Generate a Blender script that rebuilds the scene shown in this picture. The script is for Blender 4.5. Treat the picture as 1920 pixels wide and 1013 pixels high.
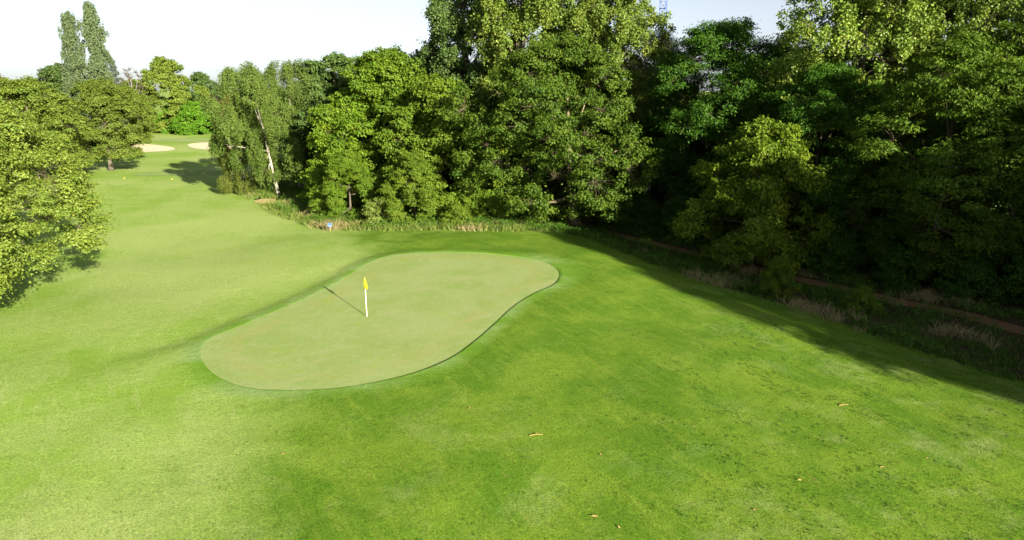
import bpy, math
import numpy as np
from mathutils import Vector
from mathutils.geometry import delaunay_2d_cdt

sc = bpy.context.scene
for o in list(bpy.data.objects):
    bpy.data.objects.remove(o, do_unlink=True)
COL = sc.collection

# ------------------------------------------------------------------ camera
CAM_H, PITCH = 13.0, 14.9
cd = bpy.data.cameras.new("camera"); cam = bpy.data.objects.new("camera", cd); COL.objects.link(cam)
cd.sensor_width = 36.0; cd.lens = 24.0; cd.clip_start = 0.5; cd.clip_end = 6000
cam.location = (0, 0, CAM_H); cam.rotation_euler = (math.radians(90 - PITCH), 0, 0)
sc.camera = cam

# ------------------------------------------------------------------ sky, sun, exposure
SUN_EL, SUN_AZ = math.radians(16.5), math.radians(146.0)      # azimuth clockwise from +Y
w = bpy.data.worlds.new("World"); sc.world = w; w.use_nodes = True
wn = w.node_tree.nodes; wn.clear()
sky = wn.new("ShaderNodeTexSky"); sky.sky_type = 'NISHITA'; sky.sun_disc = False
sky.sun_elevation = SUN_EL; sky.sun_rotation = SUN_AZ
sky.air_density = 0.6; sky.dust_density = 0.9; sky.ozone_density = 1.0; sky.altitude = 50
bg = wn.new("ShaderNodeBackground"); bg.inputs["Strength"].default_value = 0.05
wo = wn.new("ShaderNodeOutputWorld")
hs = wn.new("ShaderNodeHueSaturation"); hs.inputs["Saturation"].default_value = 0.45      # thin high haze
w.node_tree.links.new(sky.outputs[0], hs.inputs["Color"]); w.node_tree.links.new(hs.outputs[0], bg.inputs[0]); w.node_tree.links.new(bg.outputs[0], wo.inputs[0])
sd = bpy.data.lights.new("sun", 'SUN'); sun = bpy.data.objects.new("sun", sd); COL.objects.link(sun)
sd.energy = 5.0; sd.angle = math.radians(0.5); sd.color = (1.0, 0.90, 0.70)
SUN_DIR = Vector((math.sin(SUN_AZ) * math.cos(SUN_EL), math.cos(SUN_AZ) * math.cos(SUN_EL), math.sin(SUN_EL)))
sun.rotation_euler = (-SUN_DIR).to_track_quat('-Z', 'Y').to_euler(); sun.location = SUN_DIR * 200
sc.view_settings.view_transform = 'Standard'; sc.view_settings.look = 'None'
sc.view_settings.exposure = 1.8; sc.view_settings.gamma = 1.0; sc.view_settings.use_curve_mapping = False
sc.render.engine = 'CYCLES'
sc.cycles.max_bounces = 6; sc.cycles.diffuse_bounces = 3; sc.cycles.transmission_bounces = 3
sc.cycles.glossy_bounces = 2; sc.cycles.sample_clamp_indirect = 4.0

# ------------------------------------------------------------------ materials
class N:
    """tiny node-graph writer"""
    def __init__(self, name):
        self.m = bpy.data.materials.new(name); self.m.use_nodes = True
        self.t = self.m.node_tree; self.t.nodes.clear()
        self.out = self.t.nodes.new("ShaderNodeOutputMaterial")
    def node(self, ty, **kw):
        n = self.t.nodes.new(ty)
        for k, v in kw.items(): setattr(n, k, v)
        return n
    def put(self, sock, v):
        if isinstance(v, bpy.types.NodeSocket): self.t.links.new(v, sock)
        elif v is not None:
            if hasattr(sock.default_value, '__len__') and not hasattr(v, '__len__'): v = (v,) * len(sock.default_value)
            if hasattr(v, '__len__') and len(v) == 3 and len(sock.default_value) == 4: v = (*v, 1)
            sock.default_value = v
    def pos(self): return self.node("ShaderNodeNewGeometry").outputs["Position"]
    def objco(self): return self.node("ShaderNodeTexCoord").outputs["Object"]
    def attr(self, name):
        n = self.node("ShaderNodeAttribute"); n.attribute_name = name; return n.outputs["Fac"]
    def objrand(self): return self.node("ShaderNodeObjectInfo").outputs["Random"]
    def mapping(self, v, scale=(1, 1, 1), rot=(0, 0, 0), loc=(0, 0, 0)):
        n = self.node("ShaderNodeMapping"); self.put(n.inputs["Vector"], v)
        n.inputs["Scale"].default_value = scale; n.inputs["Rotation"].default_value = rot; n.inputs["Location"].default_value = loc
        return n.outputs[0]
    def along(self, v, ang, ln, wd):
        n = self.node("ShaderNodeMapping", vector_type='TEXTURE'); self.put(n.inputs["Vector"], v)
        n.inputs["Scale"].default_value = (ln, wd, 1); n.inputs["Rotation"].default_value = (0, 0, math.radians(ang)); return n.outputs[0]
    def noise(self, v, scale, detail=4, rough=0.55, dist=0.0):
        n = self.node("ShaderNodeTexNoise"); self.put(n.inputs["Vector"], v)
        n.inputs["Scale"].default_value = scale; n.inputs["Detail"].default_value = detail
        n.inputs["Roughness"].default_value = rough; n.inputs["Distortion"].default_value = dist
        return n.outputs["Fac"]
    def math(self, op, a, b=None, c=None, clamp=False):
        n = self.node("ShaderNodeMath", operation=op, use_clamp=clamp)
        self.put(n.inputs[0], a)
        if b is not None: self.put(n.inputs[1], b)
        if c is not None: self.put(n.inputs[2], c)
        return n.outputs[0]
    def step(self, v, a, b):
        n = self.node("ShaderNodeMapRange", interpolation_type='SMOOTHSTEP')
        self.put(n.inputs["Value"], v); n.inputs["From Min"].default_value = a; n.inputs["From Max"].default_value = b
        return n.outputs["Result"]
    def mix(self, f, a, b, blend='MIX'):
        n = self.node("ShaderNodeMix", data_type='RGBA', blend_type=blend)
        self.put(n.inputs["Factor"], f); self.put(n.inputs[6], a); self.put(n.inputs[7], b)
        return n.outputs[2]
    def bump(self, h, strength, dist):
        n = self.node("ShaderNodeBump"); n.inputs["Strength"].default_value = strength
        n.inputs["Distance"].default_value = dist; self.put(n.inputs["Height"], h); return n.outputs[0]
    def principled(self, col, rough=0.8, spec=0.2, normal=None, metal=0.0):
        b = self.node("ShaderNodeBsdfPrincipled"); self.put(b.inputs["Base Color"], col)
        self.put(b.inputs["Roughness"], rough); b.inputs["Specular IOR Level"].default_value = spec
        b.inputs["Metallic"].default_value = metal
        if normal is not None: self.put(b.inputs["Normal"], normal)
        self.t.links.new(b.outputs[0], self.out.inputs[0]); return self.m
    def leafy(self, col, trans=0.3, gloss=0.04, tcol=None):
        d = self.node("ShaderNodeBsdfDiffuse"); self.put(d.inputs[0], col)
        t = self.node("ShaderNodeBsdfTranslucent"); self.put(t.inputs[0], tcol if tcol is not None else col)
        g = self.node("ShaderNodeBsdfGlossy"); g.inputs["Roughness"].default_value = 0.55; self.put(g.inputs[0], (1, 1, 1))
        m1 = self.node("ShaderNodeMixShader"); m1.inputs[0].default_value = trans
        self.t.links.new(d.outputs[0], m1.inputs[1]); self.t.links.new(t.outputs[0], m1.inputs[2])
        m2 = self.node("ShaderNodeMixShader"); m2.inputs[0].default_value = gloss
        self.t.links.new(m1.outputs[0], m2.inputs[1]); self.t.links.new(g.outputs[0], m2.inputs[2])
        self.t.links.new(m2.outputs[0], self.out.inputs[0]); return self.m

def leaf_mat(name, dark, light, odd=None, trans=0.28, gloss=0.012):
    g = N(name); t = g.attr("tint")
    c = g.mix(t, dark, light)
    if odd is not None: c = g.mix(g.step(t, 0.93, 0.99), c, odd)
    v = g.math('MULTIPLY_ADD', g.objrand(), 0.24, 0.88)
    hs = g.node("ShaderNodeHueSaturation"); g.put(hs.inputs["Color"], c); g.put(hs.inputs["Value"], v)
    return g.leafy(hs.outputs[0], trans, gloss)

def bark_mat(name, a, b, scale=6.0, spots=None):
    g = N(name); p = g.objco()
    n = g.noise(g.mapping(p, (scale, scale, scale * .25)), 1.0, 6, .65)
    c = g.mix(g.step(n, .35, .68), a, b)
    if spots:
        s = g.noise(g.mapping(p, (2.2, 2.2, 5.5)), 1.0, 3, .6)
        c = g.mix(g.step(s, .60, .66), c, spots)
    return g.principled(c, .9, .1, g.bump(n, .7, .03))

TURF_CACHE = {}
def turf_mat(name, bump=1.0, tone=1.0):
    """one shader for all mown turf: vertex data says how short / dry / glare-paled the grass is, noises in world metres vary it"""
    g = N(name); p = g.pos()
    mow, fair_glare, dry = g.attr("mow"), g.attr("fair_glare"), g.attr("dry")
    big = g.noise(p, .055, 3, .5); mid = g.noise(p, .28, 5, .6, .6); small = g.noise(p, 1.6, 5, .65)
    fine = g.noise(p, 16, 4, .7); grit = g.noise(p, 60, 2, .6)
    streak = g.noise(g.along(p, 118, 2.2, .42), 1.0, 5, .65)
    # longer mown rough
    r = g.mix(g.step(mid, .36, .66), (.078, .165, .013), (.128, .216, .021))
    r = g.mix(g.math('MULTIPLY', g.step(streak, .46, .76), .6), r, (.172, .250, .030))
    r = g.mix(g.math('MULTIPLY', g.step(small, .55, .75), .55), r, (.052, .140, .008))
    # fairway, its pale tones also painting in lens glare
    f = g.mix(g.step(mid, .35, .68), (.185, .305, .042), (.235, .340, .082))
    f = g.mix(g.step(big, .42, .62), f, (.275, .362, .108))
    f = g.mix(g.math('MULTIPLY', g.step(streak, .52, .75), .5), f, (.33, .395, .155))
    c = g.mix(g.step(g.math('ADD', fair_glare, g.math('MULTIPLY_ADD', mid, .5, -.25)), .2, .8), r, f)
    # worn / dewy pale patches
    pm = g.math('MULTIPLY', g.step(g.noise(p, .42, 7, .70, .15), .48, .74), g.math('MULTIPLY_ADD', dry, .50, .10))
    c = g.mix(pm, c, (.245, .305, .110))
    bare = g.math('MULTIPLY', g.step(g.noise(g.along(p, 122, .9, .26), 1.0, 6, .7), .60, .72), dry)
    c = g.mix(g.math('MULTIPLY', bare, .55), c, (.26, .235, .07))
    scuff = g.math('MULTIPLY', g.step(g.noise(g.along(p, 124, .8, .22), 1.0, 6, .75), .60, .70), dry)
    c = g.mix(g.math('MULTIPLY', scuff, .7), c, (.07, .11, .012))
    # putting surface
    gr = g.mix(g.step(mid, .35, .65), (.222, .305, .090), (.262, .332, .125))
    gr = g.mix(g.step(small, .5, .72), gr, (.275, .330, .140))
    gr = g.mix(g.math('MULTIPLY', g.step(g.noise(g.along(p, 40, 4.0, 1.0), 1.0, 5, .6), .55, .72), .6), gr, (.315, .330, .150))
    rim = g.attr("rim")
    ring = g.math('MULTIPLY', g.step(rim, .75, 1.15), g.math('SUBTRACT', 1.0, g.step(rim, 1.6, 2.3)))
    gr = g.mix(g.math('MULTIPLY', ring, g.math('MULTIPLY', g.step(g.noise(p, .5, 5, .65), .35, .70), .8)), gr, (.275, .300, .098))
    gr = g.mix(g.math('MULTIPLY', g.step(g.noise(p, .75, 5, .7, .4), .56, .70), .55), gr, (.225, .325, .055))
    fr = g.mix(g.step(mid, .38, .66), (.120, .245, .022), (.205, .310, .105))
    s = g.node("ShaderNodeMapRange"); g.put(s.inputs["Value"], mow); s.inputs["From Min"].default_value = 0; s.inputs["From Max"].default_value = .5
    c = g.mix(s.outputs[0], c, fr)
    c = g.mix(g.step(mow, .6, .95), c, gr)
    # grain of the blades
    k = g.math('MULTIPLY_ADD', g.math('ADD', fine, g.math('MULTIPLY', grit, .7)), g.math('MULTIPLY_ADD', mow, -1.3, 2.2), g.math('MULTIPLY_ADD', mow, 1.105, -.87))
    if tone != 1.0: k = g.math('MULTIPLY', k, tone)
    c = g.mix(1.0, c, k, 'MULTIPLY')
    h = g.math('ADD', g.math('MULTIPLY', fine, .6), g.math('ADD', g.math('MULTIPLY', small, 1.5), g.math('MULTIPLY', grit, .35)))
    return g.principled(c, .95, .05, g.bump(h, 0.5 * bump, .06))

M = {}
M['turf'] = turf_mat('turf'); M['green'] = turf_mat('putting_turf', .25); M['blade'] = turf_mat('grass_blade', 0, .55)
def soil_mat(name, a, b, c, sc_=2.0):
    g = N(name); p = g.pos(); n = g.noise(p, sc_, 7, .65); q = g.noise(p, sc_ * 6, 4, .7)
    col = g.mix(g.step(n, .38, .62), a, b); col = g.mix(g.step(q, .55, .68), col, c)
    return g.principled(col, .95, .05, g.bump(g.math('ADD', n, q), .8, .05))
M['floor'] = soil_mat('woodland_soil', (.035, .045, .012), (.06, .05, .025), (.09, .075, .035), .9)
M['path'] = soil_mat('trodden_earth', (.17, .095, .050), (.22, .125, .070), (.12, .070, .035), 1.6)
M['sand'] = soil_mat('bunker_sand', (.66, .55, .38), (.72, .62, .45), (.58, .48, .33), .8)
M['bare'] = soil_mat('dry_soil', (.50, .40, .20), (.42, .36, .15), (.28, .32, .07), 1.2)
M['oak'] = leaf_mat('oak_leaf', (0.029, 0.076, 0.006), (0.095, 0.151, 0.011), (0.147, 0.173, 0.017))
M['horn'] = leaf_mat('hornbeam_leaf', (0.079, 0.139, 0.013), (0.189, 0.245, 0.034), (0.277, 0.287, 0.056), .3, .02)
M['lime'] = leaf_mat('lime_leaf', (0.072, 0.127, 0.014), (0.162, 0.213, 0.030), (0.304, 0.293, 0.040))
M['birch'] = leaf_mat('birch_leaf', (0.056, 0.105, 0.015), (0.122, 0.178, 0.032), (0.196, 0.216, 0.047))
M['birchy'] = leaf_mat('yellowing_birch_leaf', (0.072, 0.111, 0.015), (0.153, 0.183, 0.032), (0.230, 0.204, 0.043))
M['maple'] = leaf_mat('maple_leaf', (0.055, 0.128, 0.008), (0.146, 0.223, 0.014), (0.252, 0.260, 0.018))
M['maple2'] = leaf_mat('olive_maple_leaf', (0.058, 0.121, 0.009), (0.143, 0.205, 0.015), (0.235, 0.244, 0.028))
M['pop'] = leaf_mat('poplar_leaf', (0.071, 0.146, 0.011), (0.201, 0.273, 0.027), (0.337, 0.343, 0.063), .32, .025)
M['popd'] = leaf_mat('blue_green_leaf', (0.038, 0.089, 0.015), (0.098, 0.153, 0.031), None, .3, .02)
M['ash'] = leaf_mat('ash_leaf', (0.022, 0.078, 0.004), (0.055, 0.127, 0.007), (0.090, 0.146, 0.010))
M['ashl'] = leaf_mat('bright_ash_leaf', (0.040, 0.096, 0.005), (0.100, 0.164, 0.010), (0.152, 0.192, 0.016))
M['willow'] = leaf_mat('willow_leaf', (0.055, 0.081, 0.026), (0.110, 0.130, 0.041))
M['young'] = leaf_mat('young_leaf', (0.060, 0.123, 0.006), (0.140, 0.200, 0.012), (0.204, 0.230, 0.017))
M['bush'] = leaf_mat('bright_bush_leaf', (0.047, 0.138, 0.007), (0.115, 0.235, 0.013))
M['copper'] = leaf_mat('copper_leaf', (.060, .040, .045), (.110, .075, .075))
M['rust'] = leaf_mat('rusty_leaf', (.110, .100, .020), (.210, .170, .045))
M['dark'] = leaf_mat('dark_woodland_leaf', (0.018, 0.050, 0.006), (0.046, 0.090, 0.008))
M['conifer'] = leaf_mat('hazed_conifer_needle', (0.075, 0.110, 0.085), (0.150, 0.180, 0.150))  # needles greyed and paled, distance haze put into the colour
M['lomb'] = leaf_mat('hazed_lombardy_leaf', (0.077, 0.122, 0.054), (0.144, 0.194, 0.086), None)  # paler, bluer leaf colour painted in place of air haze
M['weed'] = leaf_mat('nettle_leaf', (.040, .115, .010), (.105, .200, .020), (.17, .22, .05))
M['straw'] = leaf_mat('straw', (.24, .215, .085), (.44, .39, .18), None, .3, .02)
M['rough'] = leaf_mat('rough_grass_blade', (.085, .155, .018), (.215, .275, .045), (.36, .32, .12), .3, .03)
M['bark'] = bark_mat('brown_bark', (.045, .035, .024), (.12, .10, .07))
M['oakbark'] = bark_mat('oak_bark', (.08, .07, .045), (.22, .18, .11))
M['greybark'] = bark_mat('grey_bark', (.07, .06, .045), (.14, .125, .095))
M['birchbark'] = bark_mat('birch_bark', (.26, .24, .20), (.42, .39, .33), 4.0, (.06, .05, .045))
M['bare_twig'] = bark_mat('bare_twig', (.20, .17, .20), (.28, .25, .28))

# ------------------------------------------------------------------ mesh helpers
def np_mesh(name, V, F, attrs=None, mat=None, smooth=False):
    V = np.asarray(V, np.float32).reshape(-1, 3)
    fl = F if isinstance(F, list) else [F]
    fl = [np.asarray(f, np.int32) for f in fl if len(f)]
    me = bpy.data.meshes.new(name)
    me.vertices.add(len(V)); me.vertices.foreach_set("co", V.ravel())
    nl = sum(f.size for f in fl); npoly = sum(len(f) for f in fl)
    me.loops.add(nl); me.loops.foreach_set("vertex_index", np.concatenate([f.ravel() for f in fl]))
    tot = np.concatenate([np.full(len(f), f.shape[1], np.int32) for f in fl])
    me.polygons.add(npoly); me.polygons.foreach_set("loop_start", np.concatenate([[0], np.cumsum(tot)[:-1]]).astype(np.int32))
    me.polygons.foreach_set("use_smooth", np.full(npoly, smooth, bool))
    me.update(calc_edges=True)
    for k, v in (attrs or {}).items():
        a = me.attributes.new(k, 'FLOAT', 'POINT'); a.data.foreach_set("value", np.asarray(v, np.float32))
    if mat: me.materials.append(mat)
    return me

def link(name, me, parent=None, **props):
    o = bpy.data.objects.new(name, me); COL.objects.link(o)
    if parent is not None: o.parent = parent
    for k, v in props.items(): o[k] = v
    return o

def thing(name, label, cat, loc, rz=0.0, group=None):
    o = bpy.data.objects.new(name, None); COL.objects.link(o)
    o.location = loc; o.rotation_euler = (0, 0, rz); o.empty_display_size = .3
    o['label'] = label; o['category'] = cat
    if group: o['group'] = group
    return o

def tube(P, R, n=8, cap=True):
    """one closed tapered tube along points P"""
    P = np.asarray(P, float); R = np.asarray(R, float); m = len(P)
    T = np.gradient(P, axis=0); T /= np.linalg.norm(T, axis=1, keepdims=True) + 1e-9
    ref = np.array([1., 0, 0]) if abs(T[0, 0]) < .8 else np.array([0, 1., 0])
    U = np.zeros((m, 3)); u = ref
    for i in range(m):
        u = u - T[i] * np.dot(u, T[i]); u /= np.linalg.norm(u) + 1e-9; U[i] = u
    W = np.cross(T, U); a = np.arange(n) * 2 * np.pi / n
    V = P[:, None] + R[:, None, None] * (np.cos(a)[None, :, None] * U[:, None] + np.sin(a)[None, :, None] * W[:, None])
    V = V.reshape(-1, 3); i = np.arange(m - 1)[:, None] * n; j = np.arange(n)[None]; k = (j + 1) % n
    Q = np.stack([i + j, i + k, i + n + k, i + n + j], -1).reshape(-1, 4)
    F = [Q]
    if cap:
        c0, c1 = len(V), len(V) + 1; V = np.vstack([V, P[:1], P[-1:]]); jj = np.arange(n); kk = (jj + 1) % n
        F.append(np.stack([np.full(n, c0), kk, jj], -1)); b = (m - 1) * n
        F.append(np.stack([np.full(n, c1), b + jj, b + kk], -1))
    return V, F

def cones(A, B, ra, rb):
    """many thin three-sided twigs at once"""
    A = np.asarray(A, float); B = np.asarray(B, float); n = len(A)
    T = B - A; T /= np.linalg.norm(T, axis=1, keepdims=True) + 1e-9
    ref = np.where(np.abs(T[:, 2:3]) < .9, np.array([[0, 0, 1.]]), np.array([[1., 0, 0]]))
    U = np.cross(T, ref); U /= np.linalg.norm(U, axis=1, keepdims=True) + 1e-9; W = np.cross(T, U)
    a = np.arange(3) * 2 * np.pi / 3; off = np.cos(a)[None, :, None] * U[:, None] + np.sin(a)[None, :, None] * W[:, None]
    ra = np.broadcast_to(np.asarray(ra, float), (n,)); rb = np.broadcast_to(np.asarray(rb, float), (n,))
    V = np.concatenate([A[:, None] + off * ra[:, None, None], B[:, None] + off * rb[:, None, None]], 1).reshape(-1, 3)
    b = (np.arange(n) * 6)[:, None, None]
    Q = np.array([[0, 1, 4, 3], [1, 2, 5, 4], [2, 0, 3, 5]])[None] + b
    return V, Q.reshape(-1, 4)

def unit(a): return a / (np.linalg.norm(a, axis=-1, keepdims=True) + 1e-9)

def leaf_mesh(name, C, Nn, D, L, Wd, tint, mat, fold=.18):
    """folded diamond leaves: centre C, normal Nn, long axis D"""
    D = unit(D - Nn * np.sum(D * Nn, -1, keepdims=True)); S = np.cross(Nn, D)
    L = np.asarray(L)[:, None]; Wd = np.asarray(Wd)[:, None]
    V = np.stack([C - D * L * .5, C + S * Wd * .5 + Nn * Wd * fold - D * L * .06, C + D * L * .5, C - S * Wd * .5 + Nn * Wd * fold - D * L * .06], 1)
    n = len(C); b = (np.arange(n) * 4)[:, None, None]
    F = (np.array([[0, 1, 2], [0, 2, 3]])[None] + b).reshape(-1, 3)
    return np_mesh(name, V, F, {"tint": np.repeat(tint, 4)}, mat)

# ------------------------------------------------------------------ terrain
GREEN = np.array([(-15.38,31.55),(-15.29,32.9),(-14.55,34.52),(-13.43,37.15),(-12.17,40.28),(-11.14,44.34),(-10.54,48.43),(-9.32,50.4),(-7.44,51.45),(-4.56,51.63),(-1.64,51.1),(.8,49.9),(2.54,48.43),(3.28,46.15),(3.24,44.34),(2.69,42.4),(1.33,40.62),(0,37.94),(-.87,35.12),(-1.88,32.29),(-2.78,30.17),(-3.87,28.77),(-4.94,27.88),(-6.2,27.15),(-7.67,26.61),(-9.43,26.46),(-11.06,26.61),(-12.52,27.43),(-13.71,28.59),(-14.77,30.17)])
def smooth_closed(P, n=160, it=3):
    for _ in range(it):
        Q = np.empty((len(P) * 2, 2)); nx = np.roll(P, -1, 0); Q[0::2] = .75 * P + .25 * nx; Q[1::2] = .25 * P + .75 * nx; P = Q
    d = np.r_[0, np.cumsum(np.linalg.norm(np.roll(P, -1, 0) - P, axis=1))]; PP = np.vstack([P, P[:1]])
    s = np.linspace(0, d[-1], n, endpoint=False)
    return np.stack([np.interp(s, d, PP[:, 0]), np.interp(s, d, PP[:, 1])], 1)
GP = smooth_closed(GREEN, 200)
# wood edge: left of the oak, then down the right-hand side, then round the back of the wood
EDGE = np.array([(-40,97),(-33.5,86),(-31.2,81.5),(-28.5,77.5),(-24.76,71.07),(-18.2,63.8),(-15.88,62.4),(-10.8,61.6),(-4.86,60.9),(-.48,60.4),(3.0,61.0),(6.26,59.6),(10.11,52.18),(13.74,45.55),(17.92,40.34),(20.19,35.7),(22.9,31.6),(26.5,27.0),(32,19),(40,4),(47,-12)])
WOOD = np.vstack([EDGE, [(140,-12),(140,150),(-10,150),(-38,118)]])
PATHL = np.array([(-4,77),(2.5,73.5),(7.66,68.78),(10.8,64.0),(14.13,59.15),(17.2,54.6),(20.46,50.2),(24.43,45.96),(26.21,43.37),(28.52,41.03),(30.12,37.89),(33,33),(38,25),(44,14)])

def seg_dist(X, Y, P, closed=True):
    A = P; B = np.roll(P, -1, 0) if closed else P[1:]
    if not closed: A = P[:-1]
    best = np.full(X.shape, 1e18); nx = np.zeros(X.shape); ny = np.zeros(X.shape)
    for (ax, ay), (bx, by) in zip(A, B):
        dx, dy = bx - ax, by - ay; t = np.clip(((X - ax) * dx + (Y - ay) * dy) / (dx * dx + dy * dy + 1e-12), 0, 1)
        qx, qy = ax + t * dx, ay + t * dy; d = (X - qx) ** 2 + (Y - qy) ** 2
        m = d < best; best = np.where(m, d, best); nx = np.where(m, qx, nx); ny = np.where(m, qy, ny)
    return np.sqrt(best), nx, ny
def inside(X, Y, P):
    c = np.zeros(X.shape, bool); Q = np.roll(P, -1, 0)
    for (x1, y1), (x2, y2) in zip(P, Q):
        c ^= ((y1 > Y) != (y2 > Y)) & (X < (x2 - x1) * (Y - y1) / (y2 - y1 + 1e-12) + x1)
    return c
def sdist(X, Y, P):
    d, nx, ny = seg_dist(X, Y, P); return np.where(inside(X, Y, P), -d, d), nx, ny
def sst(a, b, x):
    t = np.clip((x - a) / (b - a), 0, 1); return t * t * (3 - 2 * t)
def vnoise(X, Y, s, seed=0):
    """cheap smooth value noise"""
    X = X * s + seed * 17.3; Y = Y * s - seed * 9.1; xi = np.floor(X); yi = np.floor(Y); fx = X - xi; fy = Y - yi
    fx = fx * fx * (3 - 2 * fx); fy = fy * fy * (3 - 2 * fy)
    def hh(i, j):
        v = np.sin(i * 127.1 + j * 311.7 + seed * 74.7) * 43758.5453; return v - np.floor(v)
    return (hh(xi, yi) * (1 - fx) + hh(xi + 1, yi) * fx) * (1 - fy) + (hh(xi, yi + 1) * (1 - fx) + hh(xi + 1, yi + 1) * fx) * fy
FAR = np.array([-75., 140.])
def H(X, Y):
    X = np.asarray(X, float); Y = np.asarray(Y, float)
    s, nx, ny = sdist(X, Y, GP)
    dx, dy = X - nx, Y - ny; L = np.sqrt(dx * dx + dy * dy) + 1e-6
    near = np.clip(-dy / L, 0, 1)
    side = .25 + .75 * np.clip(-dx / L, 0, 1) ** .7
    z = .20 - .20 * side * sst(.12, 1.9 + 9 * near + 5.0 * np.clip(dx / L, 0, 1), s) + .52 * (1 - sst(1.0, 22.0, s)) - .15 * sst(14, 40, s) * (1 - side) / .75
    ew = sdist(X, Y, WOOD)[0]
    right = sst(1.5, 12, X)
    z -= right * .9 * (1 - sst(-3, 5.5, ew))
    z += .16 * (vnoise(X, Y, .11, 3) - .5) * sst(.5, 6, s) * (1 - sst(70, 110, Y))
    z += .10 * (vnoise(X, Y, .24, 5) - .5) * sst(.5, 4, s) * (1 - sst(60, 100, Y))
    return z
def Hs(x, y): return float(H(np.array([x]), np.array([y]))[0])

def axis(spec):
    out = []
    for a, b, st in spec: out.append(np.arange(a, b - 1e-6, st))
    return np.unique(np.round(np.concatenate(out + [[spec[-1][1]]]), 4))
gx = axis([(-2600,-400,300),(-400,-140,26),(-140,-60,4),(-60,-24,1.2),(-24,40,.5),(40,80,3),(80,400,40),(400,2600,300)])
gy = axis([(-400,-60,60),(-60,0,6),(0,14,2),(14,72,.5),(72,110,1.2),(110,240,4),(240,500,30),(500,3200,300)])
GX, GY = np.meshgrid(gx, gy); fx, fy = GX.ravel(), GY.ravel()
S, _, _ = sdist(fx, fy, GP); GZ = H(fx, fy)
dip = (1 - sst(-.1, .5, S)) * .25
pd = seg_dist(fx, fy, PATHL, False)[0]; dip = np.maximum(dip, (1 - sst(.2, .9, pd)) * .2)
def fair_glare_of(x, y):
    line = x + 2 + .10 * (y - 30)                      # fairway left and away, rough right; left paleness also paints in lens glare
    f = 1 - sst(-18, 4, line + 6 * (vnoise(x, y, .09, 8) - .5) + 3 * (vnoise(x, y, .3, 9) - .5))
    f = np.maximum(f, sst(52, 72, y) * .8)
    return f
def dry_of(x, y):
    a = 1 - sst(20, 31, y + .25 * np.abs(x)); b = sst(6, 18, x) * .9
    return np.clip(a * .8 + b, 0, 1)
nxn, nyn = len(gx), len(gy)
ii = (np.arange(nyn - 1)[:, None] * nxn + np.arange(nxn - 1)[None]).ravel()
Q = np.stack([ii, ii + 1, ii + nxn + 1, ii + nxn], -1)
cx = fx[Q].mean(1); cy = fy[Q].mean(1); inw = sdist(cx, cy, WOOD)[0] < -.8
VV = np.stack([fx, fy, GZ - dip], -1)
def sub(mask):
    q = Q[mask]; u, inv = np.unique(q, return_inverse=True); return u, inv.reshape(q.shape)
u, q = sub(~inw)
link('grass_field', np_mesh('grass_field', VV[u], q, {"mow": np.zeros(len(u)), "fair_glare": fair_glare_of(fx[u], fy[u]), "dry": dry_of(fx[u], fy[u])}, M['turf'], True), kind='structure')
u, q = sub(inw)
link('woodland_floor', np_mesh('woodland_floor', VV[u], q, None, M['floor'], True), kind='structure')

def sheet(name, poly, mat, dz, step, attrs=None, zf=None):
    lo, hi = poly.min(0), poly.max(0); X, Y = np.meshgrid(np.arange(lo[0], hi[0], step), np.arange(lo[1], hi[1], step))
    X, Y = X.ravel(), Y.ravel(); k = sdist(X, Y, poly)[0] < -step * .4
    pts = np.vstack([poly, np.stack([X[k], Y[k]], 1)]); n = len(poly)
    v, e, f, *_ = delaunay_2d_cdt([Vector(p) for p in pts], [(i, (i + 1) % n) for i in range(n)], [], 1, 1e-6)
    v = np.array([(a.x, a.y) for a in v]); z = H(v[:, 0], v[:, 1]) + dz
    if zf is not None: z = z + zf(v)
    f = np.array([t[:] for t in f])
    at = {k2: fn(v) for k2, fn in (attrs or {}).items()}
    return link(name, np_mesh(name, np.column_stack([v, z]), f, at, mat, True), kind='structure')
one = lambda v: np.ones(len(v)); zero = lambda v: np.zeros(len(v))
sheet('putting_green', GP, M['green'], 0.0, .45, {"mow": one, "fair_glare": zero, "dry": zero, "rim": lambda v: -sdist(v[:, 0], v[:, 1], GP)[0]})
# collar of longer grass round the green, with a cut lip
n = len(GP); tg = unit(np.roll(GP, -1, 0) - np.roll(GP, 1, 0)); out = np.stack([-tg[:, 1], tg[:, 0]], 1)
if np.sum(out * (GP - GP.mean(0))) < 0: out = -out
wv = .9 + .5 * vnoise(GP[:, 0], GP[:, 1], .3, 2) + 1.3 * sst(-2, 3, GP[:, 0]) * sst(40, 46, GP[:, 1])
rows = []; mows = []
lipf = .06 + .84 * sst(-7, -2, GP[:, 0]) * (.35 + .45 * vnoise(GP[:, 0], GP[:, 1], .8, 6))
for tt, up, mw in ((-.012, -.004, .48), (0.0, .028, .48), (.12, .032, .46), (.4, .026, .36), (.75, .016, .15), (1.0, .010, 0.0)):
    pr = GP + out * (wv * tt)[:, None]; rows.append(np.column_stack([pr, H(pr[:, 0], pr[:, 1]) + (up * lipf if 0 <= tt < .5 else up)])); mows.append(np.full(n, mw))
V = np.concatenate(rows); i = np.arange(len(rows) - 1)[:, None] * n; j = np.arange(n)[None]; k = (j + 1) % n
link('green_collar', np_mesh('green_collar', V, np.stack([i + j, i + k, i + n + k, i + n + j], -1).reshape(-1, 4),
     {"mow": np.concatenate(mows), "fair_glare": fair_glare_of(V[:, 0], V[:, 1]), "dry": dry_of(V[:, 0], V[:, 1])}, M['turf'], True), kind='structure')
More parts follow.
